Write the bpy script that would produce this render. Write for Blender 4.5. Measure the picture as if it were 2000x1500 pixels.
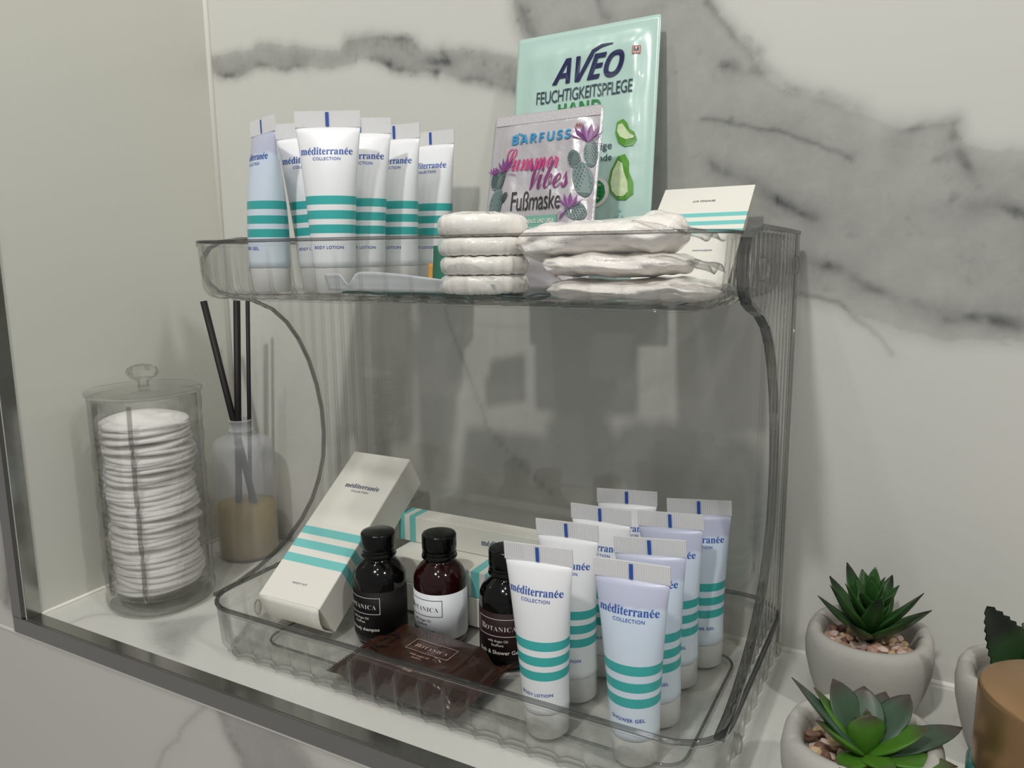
import bpy, bmesh, math, random
import numpy as np
from mathutils import Vector, Matrix, noise
for o in list(bpy.data.objects): bpy.data.objects.remove(o, do_unlink=True)
S = bpy.context.scene
COL = S.collection
random.seed(7)
PI = math.pi
# ------------------------------------------------------------------ camera
yaw, pitch, roll = -.4982, .1676, .0099
cy, sy, cp, sp, cr, sr = math.cos(yaw), math.sin(yaw), math.cos(pitch), math.sin(pitch), math.cos(roll), math.sin(roll)
fwd = Vector((sy*cp, cy*cp, -sp)); rgt = Vector((cy, -sy, 0)); dwn = fwd.cross(rgt)
r2 = cr*rgt + sr*dwn; d2 = -sr*rgt + cr*dwn
cam_d = bpy.data.cameras.new('camera'); cam = bpy.data.objects.new('camera', cam_d); COL.objects.link(cam)
cam.matrix_world = Matrix(((r2.x, -d2.x, -fwd.x, .6146), (r2.y, -d2.y, -fwd.y, -.5418), (r2.z, -d2.z, -fwd.z, .28), (0, 0, 0, 1)))
cam_d.sensor_width = 36; cam_d.lens = 1517/2000*36; cam_d.clip_start = .01
S.camera = cam
# ------------------------------------------------------------------ light
S.view_settings.view_transform = 'Standard'; S.view_settings.look = 'None'
S.view_settings.gamma = 1; S.view_settings.use_curve_mapping = False; S.view_settings.exposure = 0
w = bpy.data.worlds.new('world'); S.world = w; w.use_nodes = True
wb = w.node_tree.nodes['Background']; wb.inputs[0].default_value = (1, .99, .975, 1); wb.inputs[1].default_value = .30
def spot(name, loc, power, rad, target=(.4, -.05, .15), color=(1, .985, .95)):
    l = bpy.data.lights.new(name, 'SPOT'); l.energy = power; l.shadow_soft_size = rad; l.color = color
    l.spot_size = math.radians(110); l.spot_blend = .8
    o = bpy.data.objects.new(name, l); COL.objects.link(o); o.location = loc
    o.rotation_euler = (Vector(target)-Vector(loc)).to_track_quat('-Z', 'Y').to_euler()
    return o
spot('downlight', (.42, -1.05, 1.25), 29, .035)
spot('downlight.001', (1.35, -.55, 1.15), 15, .035)
spot('downlight.002', (.10, -.62, 1.5), 9, .03)
spot('downlight.003', (.95, -1.35, 1.3), 6, .03)
spot('downlight.004', (.55, -.75, 1.35), 4, .025)
S.cycles.transparent_max_bounces = 64; S.cycles.max_bounces = 14; S.cycles.transmission_bounces = 12
S.cycles.glossy_bounces = 6; S.cycles.diffuse_bounces = 4; S.cycles.sample_clamp_indirect = 6
# ------------------------------------------------------------------ node helpers
def srgb(r, g, b):
    f = lambda c: (c/255/12.92 if c/255 <= .04045 else ((c/255+.055)/1.055)**2.4)
    return (f(r), f(g), f(b), 1)
class NT:
    def __init__(s, name):
        s.m = bpy.data.materials.new(name); s.m.use_nodes = True; s.t = s.m.node_tree; s.n = s.t.nodes
        s.b = s.n['Principled BSDF']; s.out = s.n['Material Output']
    def node(s, typ, **kw):
        x = s.n.new(typ)
        for k, v in kw.items(): setattr(x, k, v)
        return x
    def link(s, a, b): s.t.links.new(a, b)
    def put(s, sock, v):
        if hasattr(v, 'is_linked'): s.link(v, sock)
        else: sock.default_value = v
    def math(s, op, a, b=0., c=0.):
        x = s.node('ShaderNodeMath', operation=op)
        for i, v in enumerate((a, b, c)): s.put(x.inputs[i], v)
        return x.outputs[0]
    def mix(s, f, a, b):
        x = s.node('ShaderNodeMix', data_type='RGBA'); s.put(x.inputs[0], f); s.put(x.inputs[6], a); s.put(x.inputs[7], b)
        return x.outputs[2]
    def obj(s): return s.node('ShaderNodeTexCoord').outputs['Object']
    def xyz(s, v=None):
        x = s.node('ShaderNodeSeparateXYZ'); s.link(v if v is not None else s.obj(), x.inputs[0]); return x.outputs
    def noise(s, scale, detail=3, rough=.5, v=None):
        x = s.node('ShaderNodeTexNoise'); x.inputs['Scale'].default_value = scale; x.inputs['Detail'].default_value = detail
        x.inputs['Roughness'].default_value = rough; s.link(v if v is not None else s.obj(), x.inputs['Vector']); return x.outputs[0]
    def ramp(s, f, pts):
        x = s.node('ShaderNodeValToRGB'); s.link(f, x.inputs[0]); e = x.color_ramp.elements
        while len(e) < len(pts): e.new(.5)
        for i, (p, c) in enumerate(pts): e[i].position = p; e[i].color = c if len(c) == 4 else (*c, 1)
        return x.outputs[0]
    def bump(s, h, strength, dist=.001):
        x = s.node('ShaderNodeBump'); x.inputs['Strength'].default_value = strength; x.inputs['Distance'].default_value = dist
        s.link(h, x.inputs['Height']); return x.outputs[0]
    def set(s, **kw):
        for k, v in kw.items(): s.put(s.b.inputs[k.replace('_', ' ')], v)
        return s
def simple(name, col, rough=.5, metal=0, coat=0, alpha=1, spec=.5, sss=0, noise_amt=0, noise_scale=60, bump=0, bscale=300):
    t = NT(name)
    c = col
    if noise_amt:
        n = t.noise(noise_scale); c = t.mix(n, tuple(x*(1-noise_amt) for x in col[:3])+(1,), tuple(min(1, x*(1+noise_amt)) for x in col[:3])+(1,))
    t.set(Base_Color=c, Roughness=rough, Metallic=metal, Coat_Weight=coat, Alpha=alpha)
    t.b.inputs['Specular IOR Level'].default_value = spec
    if coat: t.b.inputs['Coat Roughness'].default_value = .06
    if sss: t.b.inputs['Subsurface Weight'].default_value = sss; t.b.inputs['Subsurface Scale'].default_value = .004
    if bump: t.link(t.bump(t.noise(bscale), bump, .0004), t.b.inputs['Normal'])
    return t.m
def clear(name, tint=.97, edge=.55, refr=0., rough=.02, bump=0, bscale=200, ior=1.49, pw=3.):
    """thin walled clear acrylic: lets light straight through, reflects by Fresnel, absorbs more at grazing angles"""
    t = NT(name); t.n.remove(t.b)
    lw = t.node('ShaderNodeLayerWeight'); lw.inputs[0].default_value = .5
    f3 = t.math('POWER', lw.outputs['Facing'], pw)
    tr = t.node('ShaderNodeBsdfTransparent'); t.link(t.mix(f3, (tint, tint, tint*.997, 1), (edge, edge, edge*.98, 1)), tr.inputs[0])
    gl = t.node('ShaderNodeBsdfGlossy'); gl.inputs['Roughness'].default_value = rough; gl.inputs['Color'].default_value = (1, 1, 1, 1)
    fr = t.math('MULTIPLY_ADD', t.math('POWER', lw.outputs['Facing'], 5.0), .9, .042)
    if bump:
        bn = t.bump(t.noise(bscale, 2), bump, .001); t.link(bn, gl.inputs['Normal']); t.link(bn, lw.inputs['Normal'])
    last = tr.outputs[0]
    if refr:
        rf = t.node('ShaderNodeBsdfRefraction'); rf.inputs['IOR'].default_value = ior; rf.inputs['Roughness'].default_value = rough
        rf.inputs['Color'].default_value = (.97, .98, .96, 1)
        if bump: t.link(bn, rf.inputs['Normal'])
        mx = t.node('ShaderNodeMixShader'); mx.inputs[0].default_value = refr; t.link(last, mx.inputs[1]); t.link(rf.outputs[0], mx.inputs[2]); last = mx.outputs[0]
    m2 = t.node('ShaderNodeMixShader'); t.link(fr, m2.inputs[0]); t.link(last, m2.inputs[1]); t.link(gl.outputs[0], m2.inputs[2])
    t.link(m2.outputs[0], t.out.inputs[0])
    return t.m
TEAL = srgb(62, 176, 172); BLUE = srgb(45, 85, 170)
def stripes(t, coord, centers, half, base, col):
    f = None
    for c in centers:
        x = t.math('COMPARE', coord, c, half); f = x if f is None else t.math('MAXIMUM', f, x)
    return t.mix(f, base, col)
# ------------------------------------------------------------------ mesh helpers
def link(name, me, parent=None, mat=None, smooth=False):
    o = bpy.data.objects.new(name, me); COL.objects.link(o)
    if parent: o.parent = parent
    if mat and not me.materials: me.materials.append(mat)
    if smooth: me.polygons.foreach_set('use_smooth', [True]*len(me.polygons))
    return o
def mesh(name, v, f, parent=None, mat=None, smooth=False):
    me = bpy.data.meshes.new(name); me.from_pydata([tuple(x) for x in v], [], f); me.update()
    return link(name, me, parent, mat, smooth)
def tag(o, label=None, cat=None, group=None, kind=None):
    if label: o['label'] = label
    if cat: o['category'] = cat
    if group: o['group'] = group
    if kind: o['kind'] = kind
    return o
def empty(name, loc=(0, 0, 0), rz=0, label=None, cat=None, group=None):
    o = bpy.data.objects.new(name, None); o.empty_display_size = .01; COL.objects.link(o); o.location = loc; o.rotation_euler = (0, 0, rz)
    return tag(o, label, cat, group)
def copy_tree(o, parent=None):
    c = o.copy(); COL.objects.link(c)
    if parent: c.parent = parent
    for ch in list(o.children): copy_tree(ch, c)
    return c
def box(name, lo, hi, parent=None, mat=None, bev=0):
    bm = bmesh.new(); bmesh.ops.create_cube(bm, size=1)
    for v in bm.verts: v.co = Vector([(lo[i]+hi[i])/2+v.co[i]*(hi[i]-lo[i]) for i in range(3)])
    if bev: bmesh.ops.bevel(bm, geom=bm.edges[:], offset=bev, segments=2, affect='EDGES')
    me = bpy.data.meshes.new(name); bm.to_mesh(me); bm.free()
    return link(name, me, parent, mat)
def loops_mesh(name, loops, parent=None, mat=None, smooth=True, cap0=True, cap1=True):
    """join closed loops of equal length"""
    n = len(loops[0]); v = [p for l in loops for p in l]; f = []
    for k in range(len(loops)-1):
        for i in range(n):
            j = (i+1) % n; f.append((k*n+i, k*n+j, (k+1)*n+j, (k+1)*n+i))
    if cap0: f.append(tuple(range(n))[::-1])
    if cap1: f.append(tuple((len(loops)-1)*n+i for i in range(n)))
    return mesh(name, v, f, parent, mat, smooth)
def lathe(name, prof, parent=None, mat=None, n=48, ex=2., c=(0, 0), wob=None, smooth=True, cap0=True, cap1=True):
    L = []
    for k, (r, z) in enumerate(prof):
        l = []
        for i in range(n):
            a = 2*PI*i/n; ca, sa = math.cos(a), math.sin(a)
            q = (abs(ca)**ex+abs(sa)**ex)**(-1/ex); rr = r*q; zz = z
            if wob: rr, zz = wob(rr, zz, a, k)
            l.append((c[0]+rr*ca, c[1]+rr*sa, zz))
        L.append(l)
    return loops_mesh(name, L, parent, mat, smooth, cap0, cap1)
def tube(name, pts, r, parent=None, mat=None, n=8, ry=None, closed=False):
    P = [Vector(p) for p in pts]; L = []; up = Vector((.01, .02, 1))
    for i, p in enumerate(P):
        if closed: t = P[(i+1) % len(P)]-P[i-1]
        else: t = P[min(i+1, len(P)-1)]-P[max(i-1, 0)]
        t.normalize(); u = t.cross(up)
        if u.length < .05: u = t.cross(Vector((1, 0, 0)))
        u.normalize(); w_ = u.cross(t)
        L.append([p+u*(r*math.cos(2*PI*k/n))+w_*((ry or r)*math.sin(2*PI*k/n)) for k in range(n)])
    if closed: L.append(L[0])
    return loops_mesh(name, L, parent, mat, True, not closed, not closed)
def grid(nu, nv, fn):
    v = [fn(i/nu, j/nv) for j in range(nv+1) for i in range(nu+1)]
    f = [(j*(nu+1)+i, j*(nu+1)+i+1, (j+1)*(nu+1)+i+1, (j+1)*(nu+1)+i) for j in range(nv) for i in range(nu)]
    return v, f
def solidify(o, t, offset=0):
    m = o.modifiers.new('Solidify', 'SOLIDIFY'); m.thickness = t; m.offset = offset; return o
def sm01(x): x = max(0, min(1, x)); return x*x*(3-2*x)
# ------------------------------------------------------------------ lettering (built-in font glyphs turned to thin print)
def bold_serif(s):
    return ''.join(chr(0x1D41A+ord(c)-97) if 'a' <= c <= 'z' else chr(0x1D400+ord(c)-65) if 'A' <= c <= 'Z' else c for c in s)
def bold_sans(s):
    return ''.join(chr(0x1D5EE+ord(c)-97) if 'a' <= c <= 'z' else chr(0x1D5D4+ord(c)-65) if 'A' <= c <= 'Z' else c for c in s)
def bold_sans_it(s):
    return ''.join(chr(0x1D656+ord(c)-97) if 'a' <= c <= 'z' else chr(0x1D63C+ord(c)-65) if 'A' <= c <= 'Z' else c for c in s)
def script(s):
    return ''.join(chr(0x1D4EA+ord(c)-97) if 'a' <= c <= 'z' else chr(0x1D4D0+ord(c)-65) if 'A' <= c <= 'Z' else c for c in s)
_tc = {}
def glyphs(body, spacing=1., off=0., res=3):
    k = (body, spacing, off)
    if k in _tc: return _tc[k]
    c = bpy.data.curves.new('text', 'FONT'); c.body = body; c.resolution_u = res; c.space_character = spacing; c.offset = off
    o = bpy.data.objects.new('text', c); COL.objects.link(o); bpy.context.view_layer.update()
    me = o.to_mesh(); v = np.array([tuple(x.co)[:2] for x in me.vertices]); f = [tuple(p.vertices) for p in me.polygons]
    o.to_mesh_clear(); bpy.data.objects.remove(o); bpy.data.curves.remove(c)
    x0, x1 = v[:, 0].min(), v[:, 0].max(); y0 = v[:, 1].min()
    v[:, 0] -= (x0+x1)/2
    _tc[k] = (v, f, x1-x0); return _tc[k]
class Print:
    """collects flat print in (u, v) and maps it onto a surface"""
    def __init__(s): s.v = []; s.f = []
    def add(s, v, f):
        b = len(s.v); s.v += [tuple(p) for p in v]; s.f += [tuple(i+b for i in q) for q in f]; return s
    def text(s, body, u, v, width, spacing=1., off=0., hscale=1., shear=0., rot=0.):
        g, f, w0 = glyphs(body, spacing, off); k = width/w0; ca, sa = math.cos(rot), math.sin(rot)
        pts = [((x*k+y*k*hscale*shear), y*k*hscale) for x, y in g]
        return s.add([(u+x*ca-y*sa, v+x*sa+y*ca) for x, y in pts], f)
    def quad(s, u0, v0, u1, v1, n=1):
        for i in range(n):
            a = u0+(u1-u0)*i/n; b = u0+(u1-u0)*(i+1)/n
            s.add([(a, v0), (b, v0), (b, v1), (a, v1)], [(0, 1, 2, 3)])
        return s
    def frame(s, u0, v0, u1, v1, t, n=8):
        s.quad(u0, v0, u1, v0+t, n); s.quad(u0, v1-t, u1, v1, n); s.quad(u0, v0, u0+t, v1); s.quad(u1-t, v0, u1, v1); return s
    def poly(s, pts): return s.add(pts, [tuple(range(len(pts)))])
    def ell(s, u, v, a, b, n=14, rot=0):
        return s.poly([(u+a*math.cos(t)*math.cos(rot)-b*math.sin(t)*math.sin(rot), v+a*math.cos(t)*math.sin(rot)+b*math.sin(t)*math.cos(rot)) for t in [2*PI*i/n for i in range(n)]])
    def build(s, name, fn, parent, mat): return mesh(name, [fn(u, v) for u, v in s.v], s.f, parent, mat)
def brand(p, u, v, width):
    p.text(bold_serif('mediterranee'), u, v, width, hscale=1.12)
    em = width/5.95
    for fx in (.178, .884):
        x = u-width/2+width*fx; y = v+.60*em
        p.add([(x-.06*em, y-.03*em), (x+.02*em, y-.03*em), (x+.17*em, y+.15*em), (x+.05*em, y+.15*em)], [(0, 1, 2, 3)])
    return p
def botanica(p, u, v, width):
    g1, f1, w1 = glyphs(bold_serif('B'), 1, -.012); g2, f2, w2 = glyphs(bold_serif('OTANICA'), 1.08, -.014)
    k = width/(w1*1.3+.06+w2)
    p.add([(u-width/2+(x+w1/2)*k*1.3, v+y*k*1.3) for x, y in g1], f1)
    p.add([(u+width/2+(x-w2/2)*k, v+y*k) for x, y in g2], f2); return p
# ------------------------------------------------------------------ materials
ACR = clear('clear_acrylic', .988, .50, pw=2.2)
ACR_RIM = clear('darkened_acrylic_edge', .72, .12, rough=.03, pw=1.6)  # dark tint stands in for total internal reflection along rims and edges
ACR_PEG = clear('clear_acrylic_peg', .93, .45, refr=.3, rough=.03)
JAR = clear('textured_clear_jar', .995, .62, refr=.10, rough=.01, bump=.9, bscale=120, pw=2.)
FILM = clear('clear_film', .93, .60, rough=.12, bump=.6, bscale=150)
CHROME = simple('polished_metal', srgb(178, 178, 174), .16, 1)
METAL = simple('brushed_metal', srgb(158, 157, 152), .32, 1, noise_amt=.04, noise_scale=20)
GROUT = simple('pale_silicone', srgb(222, 220, 212), .4)
WHITE_BOX = srgb(232, 230, 220)
print_blue = simple('blue_print', BLUE, .5); print_navy = simple('navy_print', srgb(28, 30, 78), .4)
print_white = simple('white_print', srgb(225, 222, 215), .5); print_black = simple('black_print', srgb(35, 35, 35), .5)
print_dark = simple('dark_blue_print', srgb(60, 70, 110), .5)
def marble(name, base=srgb(208, 208, 201), rough=.22, cloud=.06):
    t = NT(name)
    a = t.node('ShaderNodeAttribute', attribute_name='vein').outputs['Fac']
    g = t.noise(55, 6, .62); g2 = t.noise(9, 5, .6); g3 = t.noise(260, 3, .6)
    f = t.math('MULTIPLY', a, t.math('ADD', .50, t.math('ADD', t.math('MULTIPLY', g, .55), t.math('MULTIPLY', g2, .45))))
    f = t.math('MULTIPLY', f, t.math('ADD', .90, t.math('MULTIPLY', g3, .2)))
    c = t.mix(t.math('MULTIPLY', g2, cloud*2), base, srgb(190, 190, 184))
    c = t.ramp(f, [(0, (0, 0, 0)), (1, (1, 1, 1))]) and t.mix(t.math('MINIMUM', f, 1.), c, srgb(82, 83, 84))
    sm = t.noise(14, 2)
    t.set(Base_Color=c, Roughness=t.math('ADD', rough, t.math('MULTIPLY', sm, .12)))
    t.b.inputs['Specular IOR Level'].default_value = .45
    return t.m
MARBLE = marble('white_grey_marble_tile')
MARBLE_LEFT = marble('plain_marble_tile', srgb(212, 212, 202), .24)
MARBLE_FRONT = marble('front_marble_tile', srgb(204, 200, 192), .30)
# ------------------------------------------------------------------ marble veins computed on the wall grids
def vnoise(x, y, s, seed=0):
    rs = np.random.RandomState(seed); T = rs.rand(256, 256)
    X = x*s+17.3; Y = y*s+9.1; xi = np.floor(X).astype(int); yi = np.floor(Y).astype(int); fx = X-xi; fy = Y-yi
    fx = fx*fx*(3-2*fx); fy = fy*fy*(3-2*fy); g = lambda a, b: T[a % 256, b % 256]
    return (g(xi, yi)*(1-fx)+g(xi+1, yi)*fx)*(1-fy)+(g(xi, yi+1)*(1-fx)+g(xi+1, yi+1)*fx)*fy
def fbm(x, y, s, seed=0, o=4):
    return sum(vnoise(x, y, s*2**k, seed+k)*.5**k for k in range(o))/sum(.5**k for k in range(o))
def seg_d(x, y, P, closed=False):
    d = np.full(x.shape, 9.); n = len(P)
    for i in range(n if closed else n-1):
        ax, ay = P[i]; bx, by = P[(i+1) % n]; dx, dy = bx-ax, by-ay
        t = np.clip(((x-ax)*dx+(y-ay)*dy)/(dx*dx+dy*dy+1e-12), 0, 1)
        d = np.minimum(d, np.hypot(x-ax-t*dx, y-ay-t*dy))
    return d
def inside(x, y, P):
    c = np.zeros(x.shape, bool); n = len(P)
    for i in range(n):
        ax, ay = P[i]; bx, by = P[(i+1) % n]
        m = ((ay > y) != (by > y)) & (x < (bx-ax)*(y-ay)/((by-ay) if abs(by-ay) > 1e-9 else 1e-9)+ax); c ^= m
    return c
def veins(x, y, polys, strokes, thin, warp=.004):
    wx = x+(fbm(x, y, 40, 3)-.5)*warp*2.2; wy = y+(fbm(x, y, 40, 11)-.5)*warp*2.2
    v = np.zeros(x.shape)
    for P, lvl, soft in polys:
        d = seg_d(wx, wy, P, True); ins = inside(wx, wy, P); sd = np.where(ins, d, -d)
        f = np.clip(sd/soft*.5+.5, 0, 1); f = f*f*(3-2*f)
        diag = fbm(x*.8+y*.9, (y-x*.5)*2.2, 18, 21)      # cloudiness drawn out along the band
        v = np.maximum(v, f*(lvl*(.80+.40*diag)))
        v += np.where(ins, np.exp(-(d/.004)**2)*.10, 0)
    ss = np.zeros(x.shape)
    for P in strokes:
        d = seg_d(wx, wy, P); wd = .0028*(.5+1.2*fbm(x, y, 50, 31)); k = np.clip(fbm(x, y, 70, 41)*2.2-.55, .1, 1)
        ss = np.maximum(ss, np.exp(-(d/wd)**2)*.34*k+np.exp(-(d/.008)**2)*.10)
    v = v+ss
    for P in thin:
        d = seg_d(wx, wy, P); v += np.exp(-(d/.0016)**2)*.22+np.exp(-(d/.007)**2)*.05
    return np.clip(v+np.clip(fbm(x, y, 90, 61)-.72, 0, 1)*1.0*(v > .15), 0, 1)
def vein_sheet(name, us, vs, to3, mat, spec, thick_dir):
    U, V = np.meshgrid(us, vs); nu, nv = len(us), len(vs)
    P3 = np.stack(to3(U, V), -1).reshape(-1, 3)
    idx = np.arange(nu*nv).reshape(nv, nu)
    q = np.stack([idx[:-1, :-1], idx[:-1, 1:], idx[1:, 1:], idx[1:, :-1]], -1).reshape(-1, 4)
    # slab behind the face: eight more vertices joined at the outline
    back = [Vector(P3[i])+Vector(thick_dir) for i in (idx[0, 0], idx[0, -1], idx[-1, -1], idx[-1, 0])]
    nb = len(P3); P3 = np.vstack([P3, [tuple(b) for b in back]])
    me = bpy.data.meshes.new(name); nf = len(q)
    me.vertices.add(len(P3)); me.vertices.foreach_set('co', P3.astype(np.float32).ravel())
    me.loops.add(nf*4+4); me.polygons.add(nf+1)
    me.loops.foreach_set('vertex_index', np.concatenate([q.ravel(), [nb, nb+3, nb+2, nb+1]]).astype(np.int32))
    me.polygons.foreach_set('loop_start', (np.arange(nf+1)*4).astype(np.int32))
    me.update(calc_edges=True); me.validate()
    a = me.attributes.new('vein', 'FLOAT', 'POINT')
    vals = np.zeros(len(P3), np.float32); vals[:nb] = spec(U, V).ravel(); a.data.foreach_set('value', vals)
    o = link(name, me, None, mat); tag(o, kind='structure'); return o
BIG = [(0.3193, 0.5074), (0.4538, 0.4764), (0.4701, 0.4423), (0.4893, 0.4176), (0.5014, 0.4004), (0.5098, 0.39), (0.5355, 0.3749), (0.5719, 0.3578), (0.5947, 0.3529), (0.6167, 0.3517), (0.6224, 0.3391), (0.6406, 0.335), (0.7213, 0.3334), (0.95, .30), (.95, .20), (0.7329, 0.2224), (0.6622, 0.2265), (0.6228, 0.226), (0.5972, 0.2313), (0.5609, 0.2432), (0.5354, 0.251), (0.4986, 0.2625), (0.4442, 0.2979), (0.3854, 0.3505), (0.344, 0.4082), (0.3252, 0.4572)]
LFT = [(-0.007, 0.465), (0.0544, 0.4629), (0.0645, 0.4694), (0.1155, 0.4565), (0.1553, 0.4495), (0.1641, 0.4573), (0.199, 0.4552), (0.2345, 0.4482), (0.2417, 0.44), (0.2776, 0.4362), (0.305, 0.4291), (0.3356, 0.4182), (0.3566, 0.3889), (0.3267, 0.3991), (0.2955, 0.4079), (0.2677, 0.4185), (0.2436, 0.425), (0.2083, 0.4299), (0.1769, 0.4408), (0.1489, 0.4358), (0.1202, 0.4391), (0.072, 0.4468), (0.0328, 0.4423), (0.013, 0.4454), (-0.0085, 0.4515)]
STR = [[(0.4684, 0.4426), (0.4893, 0.4176), (0.5014, 0.4004)], [(0.502, 0.4081), (0.4982, 0.3983)], [(0.4799, 0.4029), (0.4998, 0.3981), (0.5162, 0.3893), (0.5416, 0.3743), (0.5629, 0.3647)], [(0.5865, 0.3506), (0.6001, 0.3528), (0.6167, 0.3517), (0.6163, 0.3439)], [(0.4753, 0.3379), (0.496, 0.3284), (0.5263, 0.3089), (0.5425, 0.2987)], [(0.5342, 0.276), (0.5532, 0.271), (0.5781, 0.2565), (0.6218, 0.24), (0.6616, 0.2337)], [(0.6188, 0.335), (0.6319, 0.3168)], [(0.3245, 0.4715), (0.34, 0.4391)], [(0.3924, 0.4575), (0.4002, 0.4412)], [(0.6302, 0.3051), (0.6456, 0.3045), (0.6587, 0.2969)], [(0.1669, 0.457), (0.199, 0.4548), (0.2345, 0.4482), (0.2417, 0.4407)], [(0.2587, 0.4386), (0.2632, 0.4293), (0.2439, 0.4327)], [(0.2677, 0.4166), (0.2955, 0.4079), (0.3267, 0.3991)], [(0.013, 0.4454), (0.0594, 0.4473), (0.1201, 0.4387)], [(0.1876, 0.4383), (0.2186, 0.4299), (0.2534, 0.4228)]]
THN = [[(0.5354, 0.251), (0.5607, 0.2465), (0.5797, 0.2307), (0.5939, 0.215)], [(0.2577, 0.2358), (0.2742, 0.1939), (0.2954, 0.1395), (0.3192, 0.1161), (0.3563, 0.0887)], [(0.3653, 0.0837), (0.3874, 0.0744)], [(0.4674, 0.3684), (0.5112, 0.3582), (0.5431, 0.3463), (0.5616, 0.3357)]]
us = np.concatenate([np.arange(-.01, .80, .0014), np.arange(.80, 1.5, .01)])
vs = np.concatenate([np.arange(-.02, .18, .005), np.arange(.18, .49, .0014), np.arange(.49, 1.1, .01)])
vein_sheet('wall_back', us, vs, lambda U, V: (U, U*0, V), MARBLE,
           lambda x, y: veins(x, y, [(BIG, .45, .012), (LFT, .48, .008)], STR, THN), (0, .012, 0))
us = np.arange(-.225, .012, .006); vs = np.arange(-.02, 1.1, .012)
vein_sheet('wall_left', us, vs, lambda U, V: (.0005-.035*U, U, V), MARBLE_LEFT, lambda x, y: x*0, (-.012, 0, 0))
us = np.arange(-.02, 1.5, .003); vs = np.arange(-.2245, .011, .003)
LV = [([(0.0956, -0.182), (0.1277, -0.1558), (0.1479, -0.1868), (0.1661, -0.2102), (0.1408, -0.2074)], .5, .012)]
LS = [[(0.0396, -0.2204), (0.0445, -0.1988), (0.0512, -0.1903), (.075, -.185)], [(.60, -.20), (.66, -.12), (.72, -.09)], [(.25, -.16), (.31, -.06)]]
vein_sheet('floor', us, vs, lambda U, V: (U, V, U*0), MARBLE, lambda x, y: veins(x, y, LV, [], LS, .004), (0, 0, -.010))
us = np.arange(-.6, 1.5, .003); vs = np.append(np.arange(-.5, -.0125, .003), -.0125)
FP = [([(0.2222, -0.0128), (0.281, -0.0100), (0.3048, -0.0277), (0.32, -0.0667), (0.36, -.16), (.30, -.16), (0.2482, -0.0838), (0.2381, -0.0427)], .42, .010)]
FS = [[(0.2066, -0.0137), (0.1989, -0.0253), (0.1819, -0.0399), (0.178, -0.0508), (0.1602, -0.0663), (0.1543, -0.0783), (0.1452, -0.0977)]]
vein_sheet('wall_front', us, vs, lambda U, V: (U, U*0-.2246, V), MARBLE_FRONT,
           lambda x, y: veins(x, y, FP, [[(0.2195, -0.0154), (0.2254, -0.0284), (0.2381, -0.0427), (0.2459, -0.0585)]], FS, .004), (0, .010, 0))
us = np.arange(-.6, -.0088, .003); vs = np.arange(-.0125, 1.1, .003)
vein_sheet('wall_front_left', us, vs, lambda U, V: (U, U*0-.2246, V), MARBLE_FRONT,
           lambda x, y: veins(x, y, [([(-.02, .12), (-.004, .10), (-.005, .0), (-.03, .01)], .35, .01)], [[(-0.0106, 0.0857), (-0.0064, 0.0656), (-0.0101, 0.0449), (-0.0174, 0.0061)]], []), (0, .010, 0))
# metal edging
def strip(name, parts):
    e = empty(name); tag(e, kind='structure')
    for n, lo, hi, m in parts: box(n, lo, hi, e, m, .0002)
    return e
strip('trim_1', [('top_strip', (.0075, -.2243, -.002), (1.5, -.2135, .0014), CHROME), ('front_strip', (-.008, -.2262, -.0120), (1.5, -.2236, .0010), METAL)])
strip('trim_2', [('inner_strip', (.0010, -.2245, .0015), (.0093, -.2135, 1.1), CHROME), ('front_strip', (-.0085, -.2262, .0012), (.0045, -.2236, 1.1), METAL)])
tag(box('trim_3', (-.6, -.2252, -.0142), (1.5, -.2240, -.0122), None, GROUT), kind='structure')
def bead(name, pts, r):
    return tag(tube(name, pts, r, None, GROUT, 8), kind='structure')
bead('trim_4', [(.0008, -.0006, .001), (.0008, -.0006, 1.1)], .0030)
bead('trim_5', [(0, -.0004, .0004), (1.5, -.0004, .0004)], .0022)
bead('trim_6', [(.0084, -.213, .0004), (.0006, 0, .0004)], .0018)
# ------------------------------------------------------------------ acrylic organizer
def rrect(x0, x1, y0, y1, r, step=.0014):
    pts = []
    def arc(cx, cy, a0):
        k = max(5, int(r*PI/2/step*.6)); return [(cx+r*math.cos(a0+PI/2*i/k), cy+r*math.sin(a0+PI/2*i/k), math.cos(a0+PI/2*i/k), math.sin(a0+PI/2*i/k)) for i in range(k+1)]
    def line(a, b, n):
        k = int(math.hypot(b[0]-a[0], b[1]-a[1])/step); return [(a[0]+(b[0]-a[0])*i/k, a[1]+(b[1]-a[1])*i/k, n[0], n[1]) for i in range(1, k)]
    pts += line((x0+r, y0), (x1-r, y0), (0, -1)); pts += arc(x1-r, y0+r, -PI/2)
    pts += line((x1, y0+r), (x1, y1-r), (1, 0)); pts += arc(x1-r, y1-r, 0)
    pts += line((x1-r, y1), (x0+r, y1), (0, 1)); pts += arc(x0+r, y1-r, PI/2)
    pts += line((x0, y1-r), (x0, y0+r), (-1, 0)); pts += arc(x0+r, y0+r, PI)
    return pts
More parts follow.
